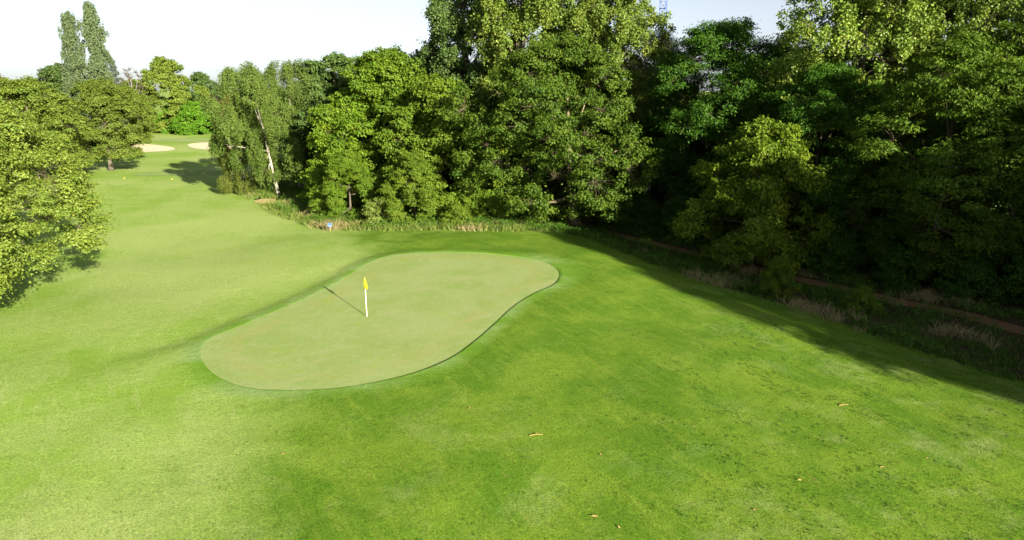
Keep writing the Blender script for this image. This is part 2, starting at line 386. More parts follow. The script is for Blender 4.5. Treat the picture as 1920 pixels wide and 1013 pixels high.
# dirt path
def resample(P, st):
    d = np.r_[0, np.cumsum(np.linalg.norm(np.diff(P, axis=0), axis=1))]; s = np.arange(0, d[-1], st)
    return np.stack([np.interp(s, d, P[:, 0]), np.interp(s, d, P[:, 1])], 1)
pp = resample(PATHL, .8); tg = unit(np.gradient(pp, axis=0)); nn = np.stack([-tg[:, 1], tg[:, 0]], 1); rows = []
for k2, up in ((-1.0, -.06), (-.75, .0), (-.3, -.03), (.3, -.03), (.75, .0), (1.0, -.06)):
    a = pp + nn * (k2 * (.75 + .2 * (vnoise(pp[:, 0], pp[:, 1], .6, 4) - .5)))[:, None]; rows.append(np.column_stack([a, H(a[:, 0], a[:, 1]) + up]))
V = np.stack(rows, 1).reshape(-1, 3); i = np.arange(len(pp) - 1)[:, None] * 6; j = np.arange(5)[None]
link('dirt_path', np_mesh('dirt_path', V, np.stack([i + j, i + j + 1, i + 7 + j, i + 6 + j], -1).reshape(-1, 4), None, M['path'], True), kind='structure')
ARR = np.array
BL = smooth_closed(ARR([(-91.9,158),(-94.9,169),(-86,166),(-76.5,157),(-73,149.5),(-75.7,145.8),(-81.1,144.5),(-87,150)]), 40)
BR = smooth_closed(ARR([(-76.9,163),(-78.4,170),(-75.9,173),(-69.8,168),(-63,158),(-63,151),(-69,151.4)]), 40)
for bp in (BL, BR):
    c = bp.mean(0)
    sheet('sand_bunker', bp, M['sand'], .05, 2.0, None, lambda v, c=c, bp=bp: .55 * sst(-2.5, 3.5, v[:, 1] - c[1]) * 0 + .12 * sst(0, 1.5, -sdist(v[:, 0], v[:, 1], bp)[0]) * 0)
sheet('distant_green', smooth_closed(ARR([(-95,176),(-92.5,188),(-72.8,184),(-68.5,174),(-80,172)]), 40), M['green'], .05, 3.0, {"mow": one, "fair_glare": zero, "dry": zero})
sheet('teeing_ground', smooth_closed(ARR([(-60,104),(-58,112),(-46,113),(-44,106)]), 40), M['green'], .05, 2.0, {"mow": lambda v: np.full(len(v), .8), "fair_glare": one, "dry": zero})
sheet('bare_soil', smooth_closed(ARR([(-30.9,80.4),(-30.2,82.6),(-28.6,82.2),(-27.9,80.2),(-27.9,77.9),(-29.3,78.6)]), 40), M['bare'], .06, .5)

# ------------------------------------------------------------------ trees
PROF = {
    'round': lambda t: np.sin(np.pi * np.clip(t, 0, 1) ** .85) ** .55,
    'dome':  lambda t: np.clip(1 - np.clip(t, 0, 1) ** 2.2, 0, 1) ** .55 * (.75 + .25 * sst(0, .15, t)),
    'lomb':  lambda t: np.sin(np.pi * np.clip(.06 + .92 * t, 0, 1) ** .8) ** .6,
    'cone':  lambda t: np.clip(1 - t, 0, 1) ** .8 + .03,
    'tall':  lambda t: np.sin(np.pi * np.clip(.10 + .86 * t, 0, 1) ** .95) ** .5,
    'egg':   lambda t: np.sin(np.pi * np.clip(.12 + .86 * t, 0, 1) ** 1.0) ** .7,
    'bush':  lambda t: np.sqrt(np.clip(1 - np.clip(t, 0, 1) ** 2, 0, 1)),
}
class Tree: pass
LQ, LS = 1.75, .88; COUNT = []
def grow(rng, R, h, z0, prof='round', nl=26, lr=.34, cpl=14, cs=(.75, .75, .5), lpc=90, leaf=(.26, .17), droop=.0, flat=.45,
         off=(0, 0), trunk_r=.3, trunk_top=.75, lean=(0, 0), nlimb=7, inner=.62, minout=-.35, wild=.75, loose=.0, twigs=True, lift=0.25):
    """skeleton + foliage of one tree, all in local metres"""
    T = Tree(); pf = PROF[prof]; H_ = h - z0
    # lobes filling the envelope
    t = (np.arange(nl) + rng.random(nl) * .8) / nl; t = .04 + .93 * t ** .92
    ph = np.arange(nl) * 2.39996 + rng.normal(0, .35, nl)
    er = pf(t) * R * (1 + rng.normal(0, .10 + loose * .15, nl))
    lrad = np.clip(R * lr * (.75 + .55 * rng.random(nl)), .25, None); lrad = np.minimum(lrad, np.maximum(er * .95, R * lr * .45))
    rr = np.maximum(er - lrad * .85, 0) * np.where(rng.random(nl) < .18, rng.random(nl) * .6, 1)
    ax = np.array([off[0], off[1]]) ; ln = np.array(lean)
    C = np.column_stack([np.cos(ph) * rr + ax[0] * sst(0, .3, t) + ln[0] * t, np.sin(ph) * rr + ax[1] * sst(0, .3, t) + ln[1] * t, z0 + t * H_ - lrad * .45])
    C[:, 2] = np.maximum(C[:, 2], z0 + lrad * .35); over = C[:, 2] + lrad - h; C[:, 2] -= np.clip(over, 0, None)
    # sprays on the lobes
    n = nl * cpl; li = np.repeat(np.arange(nl), cpl)
    d = unit(rng.normal(0, 1, (n, 3))); axis_out = C[li].copy(); axis_out[:, 0] -= ax[0]; axis_out[:, 1] -= ax[1]; axis_out[:, 2] = (C[li, 2] - (z0 + H_ * .4)) * .6
    axis_out = unit(axis_out + np.array([0, 0, lift * R])); dt = np.sum(d * axis_out, 1)
    d = np.where((dt < minout)[:, None], -d, d)
    K = C[li] + d * (lrad[li] * (.72 + .38 * rng.random(n)))[:, None] * np.array([1, 1, .85])
    K[:, 2] = np.maximum(K[:, 2], z0 * .9 + .1)
    K += rng.normal(0, loose * .5, (n, 3))
    ksz = .65 + .7 * rng.random(n); kt = rng.random(n)
    # leaves on the sprays
    m = rng.poisson(lpc * LQ * ksz ** 1.5); ki = np.repeat(np.arange(n), m); N_ = len(ki)
    e = unit(rng.normal(0, 1, (N_, 3))) * (rng.random(N_) ** .5 * np.where(rng.random(N_) < .15, 1.25 + .6 * rng.random(N_), 1.0))[:, None]
    o1 = unit(d * np.array([1, 1, .25]) + 1e-6); s1 = unit(np.cross(o1, np.array([0, 0, 1.]))); u1 = np.cross(s1, o1)
    offv = (o1[ki] * (e[:, :1] * cs[0]) + s1[ki] * (e[:, 1:2] * cs[1]) + u1[ki] * (e[:, 2:] * cs[2])) * ksz[ki][:, None]
    P = K[ki] + offv; P[:, 2] -= droop * np.sum(offv ** 2, 1) * .5
    nrm = unit(unit(offv) * .45 + d[ki] * .45 + np.array([0, 0, flat]) + rng.normal(0, wild, (N_, 3)) * .8)
    D = unit(offv * np.array([1, 1, .3]) + rng.normal(0, .5, (N_, 3)) + np.array([0, 0, -droop]))
    sz = .7 + .6 * rng.random(N_)
    tint = np.clip(.45 * kt[ki] + .25 * rng.random(n)[ki] * 0 + .55 * rng.random(N_), 0, 1)
    T.leaf = (P, nrm, D, leaf[0] * LS * sz, leaf[1] * LS * sz, tint); COUNT.append(N_)
    # wood
    zt = z0 + H_ * trunk_top; s = np.linspace(0, 1, 9); wob = np.cumsum(rng.normal(0, .05 + .02 * R * .2, (9, 2)), 0) * s[:, None]
    bx = ln[0] * s ** 1.3 * trunk_top + ax[0] * s * .8 + wob[:, 0]; by = ln[1] * s ** 1.3 * trunk_top + ax[1] * s * .8 + wob[:, 1]
    tz = -.3 + s * (zt + .3); TP = np.column_stack([bx, by, tz])
    TR = trunk_r * (1 - .82 * s) * (1 + .55 * np.exp(-s * 14)); T.trunk = tube(TP, TR, 10)
    T.limbs = []
    pick = np.argsort(-lrad + rng.normal(0, .15 * R * lr, nl))[:nlimb]
    for q in pick:
        zs = np.clip(.30 * zt + .45 * (C[q, 2] - .2 * h), max(.18 * zt, .3), zt * .92); a = np.array([np.interp(zs, tz, bx), np.interp(zs, tz, by), zs])
        b = C[q] - (C[q] - a) * .08; u_ = np.linspace(0, 1, 6)[:, None]
        mid = (a + b) / 2 + np.array([0, 0, -.08 * np.linalg.norm(b - a)]) + rng.normal(0, .05 * R, 3)
        L = a * (1 - u_) ** 2 + 2 * mid * u_ * (1 - u_) + b * u_ ** 2
        r0 = min(trunk_r * .5, np.interp(zs, tz, TR) * .7); T.limbs.append(tube(L, r0 * (1 - .8 * u_[:, 0]) + .01, 7))
    T.twig = cones(C[li], K, min(trunk_r * .045, .018) + .004, .004) if twigs else None
    return T

def tree_data(T, key, leafm, barkm):
    d = {'trunk': np_mesh(key + '_trunk', *T.trunk, None, barkm, True), 'limb': [np_mesh(key + '_limb', *l, None, barkm, True) for l in T.limbs],
         'crown': leaf_mesh(key + '_crown', *T.leaf, leafm) if leafm else None, 'twigs': np_mesh(key + '_twigs', *T.twig, None, M['bark']) if T.twig else None}
    return d
def plant(data, name, label, x, y, rz=0.0, s=1.0, cat='tree', group=None, sz=None, mat=None, parts=True, sink=0.0):
    o = thing(name, label, cat, (x, y, Hs(x, y) - sink), rz, group); o.scale = (s, s, sz or s)
    c = link('trunk', data['trunk'], o)
    if parts:
        for l in data['limb']: link('limb', l, o)
    if parts and data['twigs']: link('twigs', data['twigs'], o, kind='stuff')
    if data['crown']:
        c = link('crown', data['crown'], o)
        if mat: c.material_slots[0].link = 'OBJECT'; c.material_slots[0].material = mat
    return o
RG = lambda k: np.random.default_rng(k)
D = {}
D['oak'] = tree_data(grow(RG(11), 8.6, 17.6, 1.6, 'round', 60, .25, 19, (.66, .66, .40), 74, (.25, .17), .15, .4, (-2.2, -1.2), .55, .72, nlimb=13, loose=.3), 'oak', M['oak'], M['oakbark'])
D['horn'] = tree_data(grow(RG(12), 7.2, 13.4, 2.9, 'dome', 60, .23, 19, (.70, .55, .27), 68, (.185, .115), .12, .75, (0, 0), .24, .8, nlimb=9, wild=.65, loose=.08), 'hornbeam', M['horn'], M['greybark'])
D['lime'] = tree_data(grow(RG(13), 7.6, 14.6, 2.5, 'dome', 34, .27, 18, (.8, .8, .4), 58, (.32, .22), .15, .7, (0, 0), .36, .75, nlimb=6, wild=.6), 'lime', M['lime'], M['greybark'])
D['birch'] = tree_data(grow(RG(14), 5.2, 15.6, 2.5, 'egg', 30, .26, 20, (.38, .38, .85), 62, (.20, .13), .5, .1, (-.7, -1.4), .19, .85, (-1.5, -.6), 5, loose=.3), 'birch', M['birch'], M['birchbark'])
D['birch2'] = tree_data(grow(RG(15), 5.2, 16.4, 2.2, 'egg', 32, .26, 20, (.38, .38, .85), 62, (.20, .13), .5, .1, (0, 0), .27, .85, (-.6, -.3), 6, loose=.3), 'weeping_birch', M['birch'], M['birchbark'])
D['maple'] = tree_data(grow(RG(16), 6.4, 17.2, .9, 'egg', 52, .24, 18, (.72, .72, .34), 58, (.30, .23), .25, .6, (0, 0), .32, .8, nlimb=7, wild=.65, loose=.45), 'maple', M['maple'], M['greybark'])
D['maple2'] = tree_data(grow(RG(17), 6.0, 14.2, .7, 'dome', 46, .25, 18, (.7, .7, .32), 56, (.29, .22), .3, .6, (0, 0), .28, .8, nlimb=7, wild=.65, loose=.45), 'olive_maple', M['maple2'], M['greybark'])
D['pop'] = tree_data(grow(RG(18), 5.4, 28, 3.0, 'tall', 50, .27, 17, (.6, .6, .75), 60, (.27, .22), .2, .2, (0, 0), .38, .95, nlimb=12, loose=.5, wild=.9), 'poplar', M['pop'], M['greybark'])
D['pop2'] = tree_data(grow(RG(19), 7.6, 27, 5.0, 'tall', 66, .25, 15, (.55, .55, .6), 52, (.26, .21), .2, .2, (0, 0), .40, .95, nlimb=13, loose=.7, wild=.9), 'airy_poplar', M['pop'], M['greybark'])
D['ash'] = tree_data(grow(RG(20), 8.0, 20.4, 3.5, 'round', 62, .23, 16, (.85, .85, .42), 60, (.32, .12), .3, .6, (0, 0), .36, .75, nlimb=9, loose=.25), 'ash', M['ash'], M['bark'])
D['ash2'] = tree_data(grow(RG(21), 6.6, 17.6, 2.2, 'egg', 44, .27, 18, (.8, .8, .32), 80, (.27, .11), .35, .6, (0, 0), .28, .8, nlimb=8, loose=.35), 'light_ash', M['ashl'], M['bark'])
D['small'] = tree_data(grow(RG(22), 5.0, 11.3, .4, 'egg', 48, .22, 16, (.60, .60, .36), 50, (.30, .15), .3, .5, (0, 0), .17, .85, nlimb=7, loose=.4), 'young_tree', M['young'], M['bark'])
D['willow'] = tree_data(grow(RG(23), 5.4, 20.5, 4.0, 'round', 34, .26, 18, (.5, .5, .9), 60, (.24, .06), .4, .2, (0, 0), .3, .8, nlimb=7, loose=.4), 'willow', M['willow'], M['bark'])
D['lomb'] = tree_data(grow(RG(24), 2.9, 29, 2.0, 'lomb', 64, .33, 12, (.35, .35, .95), 24, (.40, .28), .0, .2, (0, 0), .35, .95, nlimb=4, loose=.75, lift=1.2), 'lombardy', M['lomb'], M['bark'])
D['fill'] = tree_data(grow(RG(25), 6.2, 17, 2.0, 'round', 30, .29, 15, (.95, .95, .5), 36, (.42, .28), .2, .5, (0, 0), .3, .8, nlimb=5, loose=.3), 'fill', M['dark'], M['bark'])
D['far'] = tree_data(grow(RG(26), 8.5, 21.5, 1.2, 'round', 40, .26, 14, (1.1, 1.1, .6), 42, (.58, .40), .2, .6, (0, 0), .45, .8, nlimb=5, loose=.4), 'far', M['birchy'], M['bark'])
D['bush'] = tree_data(grow(RG(27), 6.6, 9.4, .2, 'bush', 32, .27, 15, (.8, .8, .5), 42, (.46, .32), .1, .5, (0, 0), .2, .6, nlimb=4, loose=.2), 'bush', M['bush'], M['bark'])
D['shrub'] = tree_data(grow(RG(28), 2.3, 3.6, .05, 'bush', 16, .34, 13, (.45, .45, .26), 44, (.22, .14), .2, .5, (0, 0), .07, .6, nlimb=4, loose=.25), 'shrub', M['maple'], M['bark'])
D['conifer'] = tree_data(grow(RG(29), 3.0, 21.5, 1.0, 'cone', 30, .36, 10, (.7, .5, .3), 30, (.55, .16), .3, .4, (0, 0), .25, .97, nlimb=4, loose=.3), 'conifer', M['conifer'], M['bark'])
tb = grow(RG(30), 4.2, 19, 5.0, 'round', 40, .25, 22, (.6, .6, .5), 4, (.1, .1), 0, .4, (0, 0), .30, .85, nlimb=12, loose=.6)
tb.twig = cones(tb.twig[0].reshape(-1, 2, 3, 3)[:, 0].mean(1), tb.twig[0].reshape(-1, 2, 3, 3)[:, 1].mean(1), .05, .02)
D['bare'] = tree_data(tb, 'bare', None, M['bare_twig'])

# the open side: fairway trees and the far trees behind them
plant(D['horn'], 'hornbeam_tree', 'large pale green tree with layered sprays standing nearest on the left of the fairway', -30.0, 35.8, .4, sz=1.0)
plant(D['lime'], 'lime_tree', 'round green tree with a bare pale trunk beside its dark shadow on the fairway', -65.6, 112.2, 1.0, 1.0)
plant(D['lime'], 'lime_tree', 'broad rounded green tree between the layered nearest tree and the pale trunked round tree', -66.5, 96.0, 2.7, 1.0)
plant(D['lomb'], 'lombardy_poplar', 'narrow columnar poplar, left one of the tall pair against the sky', -92.0, 150, 0.3, .84, sz=.98)
plant(D['lomb'], 'lombardy_poplar', 'tallest narrow columnar poplar, right one of the pair against the sky', -87.8, 151, 2.1, .90, sz=1.05)
plant(D['conifer'], 'conifer_tree', 'slim hazy blue green conifer just beyond the columnar poplars', -112.3, 200, 0)
plant(D['bare'], 'bare_tree', 'leafless greyish lilac tree beside the slim hazy conifer', -106.5, 198, 0)
plant(D['far'], 'round_tree', 'tall knobbly round crowned tree rising above the bright green bushes', -103.0, 212, 0, 1.02, mat=M['lime'])
plant(D['far'], 'broadleaf_tree', 'grey green broad tree on the skyline behind the purple leaved tree', -103.5, 234, 1.8, .84, mat=M['popd'])
plant(D['far'], 'copper_tree', 'small dark purple leaved tree above the bright bushes', -95.0, 222, .9, .5, mat=M['copper'])
plant(D['far'], 'rusty_tree', 'brownish orange tree at the far left skyline', -112.0, 152, 2.9, .74, mat=M['rust'])
plant(D['far'], 'flat_topped_tree', 'blue green tree peeping out just left of the columnar poplars', -106.5, 166, 4.0, .86, mat=M['popd'])
plant(D['bush'], 'bright_bush', 'bright green rounded bush directly behind the far bunkers', -92.0, 204, 0, 1.0, 'bush')
plant(D['bush'], 'bright_bush', 'bright green bush with a dark hollow, left of the other bright one', -101.5, 211, 2.0, .86, 'bush')
plant(D['bush'], 'grey_green_bush', 'dull green bush showing between the round fairway tree and the bright bushes', -115.5, 212, 1.0, 1.0, 'bush', mat=M['birch'])
plant(D['far'], 'yellowish_tree', 'yellowish low tree between the bright bushes and the birches', -82.0, 206, 5.1, .52, mat=M['rust'])
FARL = 'dull green tree in the belt closing off the far end of the course'
for x, y, r, s in ((-122,150,0,.66),(-100,140,1,.62),(-112,178,2,.62),(-130,215,3,.66),(-130,240,4,.74),(-90,250,5,.72),(-72,255,.5,.72),(-60,240,1.5,.66),(-92,168,2.2,.62),(-150,190,.3,.8),(-142,160,.9,.8),(-78,228,4.4,.45)):
    plant(D['far'], 'distant_tree', FARL, x, y, r, s, group='trees closing the far end of the course', mat=M['lime'], parts=False)
# birches on the corner of the wood
plant(D['birch'], 'birch_tree', 'birch with a leaning white trunk rising from the bare sandy patch', -28.8, 83.9, .0)
plant(D['birch2'], 'birch_tree', 'birch with upright white trunk just right of the leaning one', -27.6, 88.6, 1.2)
plant(D['birch2'], 'birch_tree', 'yellowing birch with low hanging branches over the tree shadow on the fairway', -34.6, 87.6, 3.6, .74, sink=1.2, mat=M['birchy'])
# the front of the wood, left to right
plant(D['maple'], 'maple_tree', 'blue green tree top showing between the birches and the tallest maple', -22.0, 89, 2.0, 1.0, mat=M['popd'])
plant(D['maple2'], 'maple_tree', 'mid green tree close behind the small rounded maple, right of the birches', -17.4, 77, .4, .92, mat=M['maple'])
plant(D['maple'], 'maple_tree', 'tallest fresh green maple in the left part of the wood', -13.6, 77.5, .8, 1.0)
plant(D['maple2'], 'maple_tree', 'olive green maple hanging down to the rough left of the oak', -7.6, 70.8, 1.9, 1.0)
plant(D['maple2'], 'small_maple', 'small rounded maple at the front above the blue marker board', -16.4, 68.6, 4.2, .50, mat=M['maple'])
plant(D['maple2'], 'small_maple', 'low yellowish maple between the rough grass and the taller olive maple', -9.4, 65.6, 5.2, .50)
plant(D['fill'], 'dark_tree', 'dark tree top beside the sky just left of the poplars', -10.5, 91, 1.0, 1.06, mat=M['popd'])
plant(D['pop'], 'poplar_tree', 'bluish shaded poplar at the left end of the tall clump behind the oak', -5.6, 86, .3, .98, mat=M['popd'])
plant(D['pop'], 'poplar_tree', 'sunlit yellow green poplar above the left half of the oak', 0.4, 80, 1.6, 1.0)
plant(D['pop'], 'poplar_tree', 'sunlit poplar directly above the top of the oak', 6.6, 84, 3.1, 1.04)
plant(D['pop2'], 'poplar_tree', 'airy poplar at the right end of the clump, left of the lattice mast', 12.2, 82, 4.6, .94)
plant(D['oak'], 'oak_tree', 'big rounded oak with lit limbs standing at the corner of the dirt path', 6.3, 66.8, 0)
plant(D['willow'], 'willow_tree', 'fine leaved greyish tree under the lattice mast', 16.6, 80, 0, .98)
plant(D['ash'], 'ash_tree', 'large dark green ash with a domed top right of the lattice mast', 20.6, 69, .6, 1.0)
plant(D['ash'], 'ash_tree', 'dark ash behind the young sunlit tree, left of the airy poplars', 28.5, 74, 2.4, .92)
plant(D['small'], 'young_tree', 'young tree with a yellow green sunlit top beside the dirt path', 19.0, 52.6, 0, 1.0)
plant(D['pop2'], 'poplar_tree', 'tall airy poplar with sky showing through, left of the two on the right', 30.5, 63, 1.0, 1.0)
plant(D['pop'], 'poplar_tree', 'poplar between the two airy ones at the top right', 35.6, 67, 2.2, .95)
plant(D['pop2'], 'poplar_tree', 'tall airy poplar nearest the top right corner', 40.5, 62, 5.0, .98)
plant(D['ash2'], 'ash_tree', 'feathery ash overhanging the dirt path on the far right', 31.0, 49.0, 0, 1.0)
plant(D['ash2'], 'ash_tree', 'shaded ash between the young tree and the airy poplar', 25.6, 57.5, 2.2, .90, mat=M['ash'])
plant(D['ash2'], 'ash_tree', 'tall ash cut off by the right edge behind the feathery one', 40.0, 52.0, 3.7, 1.16)
# the row that goes on along the path beyond the right of the view and throws the long shadow over the grass
for x, y, k, r, s in ((41.6,7.8,'ash2',0.6,1.15),(55.0,-13,'pop',0,1.0),(44.5,12,'ash2',1,1.26),(51.5,20.5,'ash',2,1.12),(56,8,'maple',3,1.2),(48,31,'ash2',4,1.15),(61,31,'ash',5,1.0),(45,42,'ash2',2.9,1.1)):
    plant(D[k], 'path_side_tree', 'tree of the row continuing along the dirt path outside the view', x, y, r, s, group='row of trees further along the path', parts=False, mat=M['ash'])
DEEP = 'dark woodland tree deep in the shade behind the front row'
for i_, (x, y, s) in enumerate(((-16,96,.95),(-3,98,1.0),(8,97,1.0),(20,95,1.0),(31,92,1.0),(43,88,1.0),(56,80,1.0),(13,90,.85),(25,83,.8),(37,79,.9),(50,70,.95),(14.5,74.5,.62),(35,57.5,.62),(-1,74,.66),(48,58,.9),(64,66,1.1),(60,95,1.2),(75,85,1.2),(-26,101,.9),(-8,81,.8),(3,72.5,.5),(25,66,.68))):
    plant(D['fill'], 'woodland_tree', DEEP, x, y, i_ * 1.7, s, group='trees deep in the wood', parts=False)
UND = 'low dark shrub in the understorey beneath the wood'
for i_, (x, y, s) in enumerate(((-21,77,1.2),(-12,72,1.1),(-4.5,67.5,1.0),(-2.2,66.5,.85),(1.0,70,1.2),(10.5,71,1.2),(13,67.5,1.0),(16,64,1.1),(17.6,61.5,.9),(22.5,58.5,1.0),(26,54,1.0),(29,53,1.1),(33.5,47,.9),(36,45,1.0),(20,63,1.5),(27,62,1.6),(34,56,1.5),(7,76,1.6),(41,47,1.3),(-3,72,1.5),(-16,75,1.4),(38,41,1.1),(31,44.5,.8),(34.5,43,1.0),(28,47.5,.8),(24.5,51.5,.9),(40,43.5,1.3),(44,40,1.3))):
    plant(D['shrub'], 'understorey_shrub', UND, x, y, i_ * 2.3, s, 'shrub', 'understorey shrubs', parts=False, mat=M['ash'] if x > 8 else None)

# ------------------------------------------------------------------ rough grass, weeds
def blades(rng, X, Y, per, hgt, spread, wid, lean, name, mat, wind=(-.1, .0)):
    n = len(X); m = rng.poisson(per, n); k = np.repeat(np.arange(n), m); N_ = len(k)
    kh = (.6 + .7 * rng.random(n)); bx = X[k] + rng.normal(0, spread, N_); by = Y[k] + rng.normal(0, spread, N_)
    hh = hgt * kh[k] * (.5 + .7 * rng.random(N_)); a = rng.random(N_) * 2 * np.pi
    dirv = np.column_stack([np.cos(a), np.sin(a)]) * (lean * (.3 + rng.random(N_)))[:, None] * hh[:, None] + np.array(wind) * hh[:, None]
    b = np.column_stack([bx, by, H(bx, by) - .03]); mid = b + np.column_stack([dirv * .38, hh * .6]); tip = b + np.column_stack([dirv, hh * (1 - .25 * np.minimum(1, np.linalg.norm(dirv, axis=1) / hh))])
    f = rng.random(N_) * 2 * np.pi; sw = np.column_stack([np.cos(f), np.sin(f), np.zeros(N_)]) * (wid * (.6 + .8 * rng.random(N_)))[:, None]
    V = np.stack([b - sw * .5, b + sw * .5, mid + sw * .45, mid - sw * .45, tip], 1)
    q = (np.arange(N_) * 5)[:, None]
    F = [np.array([[0, 1, 2, 3]]) + q, np.array([[3, 2, 4]]) + q]
    tint = np.clip(.5 * rng.random(n)[k] + .55 * rng.random(N_), 0, 1)
    return link(name, np_mesh(name, V, F, {"tint": np.repeat(tint, 5)}, mat), kind='stuff')
rng = RG(77)
# candidate points in a band along the wood edge
bx = rng.uniform(-36, 48, 60000); by = rng.uniform(-5, 98, 60000)
ew = -sdist(bx, by, WOOD)[0]; pdn = seg_dist(bx, by, PATHL, False)[0]
leftp = (bx < 1) & (by > 58)
band = (ew > .0) & (ew < np.where(leftp, 6.5, 13.0)) & (pdn > .75)
band &= ~((np.abs(bx + 29.2) < 1.9) & (np.abs(by - 80.3) < 2.4))
bx, by, ew, leftp = bx[band], by[band], ew[band], leftp[band]
straw = vnoise(bx, by, .30, 11) + .25 * vnoise(bx, by, 1.1, 12)
keep = rng.random(len(bx)) < np.where(leftp, 1.0, np.where(ew < 6, .8, .45))
sm = keep & (straw > np.where(leftp, .80, .86)); gm = keep & (straw <= .78)
hL = lambda m: None
blades(rng, bx[gm & leftp], by[gm & leftp], 14, .72, .28, .034, 1.0, 'rough_grass', M['rough'])
blades(rng, bx[gm & ~leftp], by[gm & ~leftp], 10, .46, .22, .030, .9, 'rough_grass', M['weed'])
blades(rng, bx[sm & leftp], by[sm & leftp], 12, .80, .32, .028, 1.1, 'dry_grass', M['straw'])
blades(rng, bx[sm & ~leftp], by[sm & ~leftp], 13, .70, .25, .022, 1.2, 'dry_grass', M['straw'])
# leafy weeds
wm = keep & (vnoise(bx, by, .4, 21) > .48) & (ew > .5); wx, wy = bx[wm], by[wm]; nW = len(wx)
m = rng.poisson(15, nW); k = np.repeat(np.arange(nW), m); N_ = len(k); hh = (.15 + .5 * rng.random(nW)) * np.where(wx < 1, 1.7, 1.0)
P = np.column_stack([wx[k] + rng.normal(0, .22, N_), wy[k] + rng.normal(0, .22, N_), np.zeros(N_)]); P[:, 2] = H(P[:, 0], P[:, 1]) + hh[k] * rng.random(N_) ** .6 + .02
nr = unit(rng.normal(0, .7, (N_, 3)) + np.array([0, -.2, 1.0])); sz = .6 + .8 * rng.random(N_)
link('leafy_weeds', leaf_mesh('leafy_weeds', P, nr, rng.normal(0, 1, (N_, 3)), .15 * sz, .10 * sz, np.clip(.5 * rng.random(nW)[k] + .5 * rng.random(N_), 0, 1), M['weed']), kind='stuff')

# short turf blades standing out of the mown grass, nearest part only
NB = 150000; r2 = rng.random(NB); ty = 15.5 + 34 * r2 ** 1.7; tx = rng.uniform(-1, 1, NB) * (ty * .86 + 1.5)
ok = (sdist(tx, ty, GP)[0] > .35) & (sdist(tx, ty, WOOD)[0] > .2)
cl = vnoise(tx, ty, 1.4, 31) * .6 + vnoise(tx, ty, 5, 32) * .5; ok &= rng.random(NB) < np.clip((cl - .3) * 2.2, .08, 1)
tx, ty = tx[ok], ty[ok]; n = len(tx); tz = H(tx, ty); hgt = .018 + .030 * rng.random(n) ** 1.5
a = rng.random(n) * 6.283; f = rng.random(n) * 6.283; ln = .9 * hgt * (.4 + rng.random(n))
b = np.column_stack([tx, ty, tz - .005]); sw = np.column_stack([np.cos(f), np.sin(f), 0 * f]) * (.008 + .010 * rng.random(n))[:, None]
V = np.stack([b - sw, b + sw, b + np.column_stack([np.cos(a) * ln, np.sin(a) * ln, hgt])], 1)
z3 = np.zeros(3 * n); x3, y3 = V[..., 0].ravel(), V[..., 1].ravel()
link('grass', np_mesh('grass', V, np.arange(3 * n).reshape(-1, 3), {"mow": z3, "fair_glare": fair_glare_of(x3, y3), "dry": dry_of(x3, y3)}, M['blade']), kind='stuff')

r3 = RG(91); tx = r3.uniform(-14, 23, 90000); ty = r3.uniform(15.5, 36, 90000)
ca, sa = math.cos(math.radians(124)), math.sin(math.radians(124)); al, ac = tx * ca + ty * sa, -tx * sa + ty * ca
pk = vnoise(al, ac * 3.2, .55, 41) * .6 + vnoise(tx, ty, 2.2, 42) * .5
ok = (sdist(tx, ty, GP)[0] > 1.2) & (sdist(tx, ty, WOOD)[0] > .3) & (r3.random(90000) < np.clip((pk - .50) * 1.6, 0, .55) * (.10 + .88 * sst(0, 14, tx + (28 - ty) * .3)))
tx, ty = tx[ok][:4500], ty[ok][:4500]; nT = len(tx); kk = np.repeat(np.arange(nT), 7); n = len(kk)
px_, py_ = tx[kk] + r3.normal(0, .035, n), ty[kk] + r3.normal(0, .035, n); hgt = (.02 + .045 * r3.random(nT) ** 3)[kk] * (.6 + .7 * r3.random(n))
a = r3.random(n) * 6.283; f = r3.random(n) * 6.283; ln = .8 * hgt * r3.random(n)
b = np.column_stack([px_, py_, H(px_, py_) - .006]); sw = np.column_stack([np.cos(f), np.sin(f), 0 * f]) * (.010 + .012 * r3.random(n))[:, None]
V = np.stack([b - sw, b + sw, b + np.column_stack([np.cos(a) * ln, np.sin(a) * ln, hgt])], 1)
link('grass_tufts', np_mesh('grass_tufts', V, np.arange(3 * n).reshape(-1, 3), {"tint": np.repeat(r3.random(nT)[kk] * .7, 3)}, M['weed']), kind='stuff')
ok = (r3.random(nT) < .30); cxx, cyy = tx[ok] + r3.normal(0, .12, ok.sum()), ty[ok] + r3.normal(0, .12, ok.sum()); n = len(cxx)
c0 = np.column_stack([cxx, cyy, H(cxx, cyy)]); q = (.012 + .028 * r3.random(n) ** 2)[:, None, None]
base = np.array([(1, .1, -.3), (-.4, .9, -.3), (-.6, -.8, -.3), (.1, 0, .8)])
V = c0[:, None] + base[None] * q * (.7 + .6 * r3.random((n, 4, 1)))
link('soil_crumbs', np_mesh('soil_crumbs', V, (np.array([[0, 1, 3], [1, 2, 3], [2, 0, 3], [0, 2, 1]])[None] + (np.arange(n) * 4)[:, None, None]).reshape(-1, 3), None, M['floor']), kind='stuff')

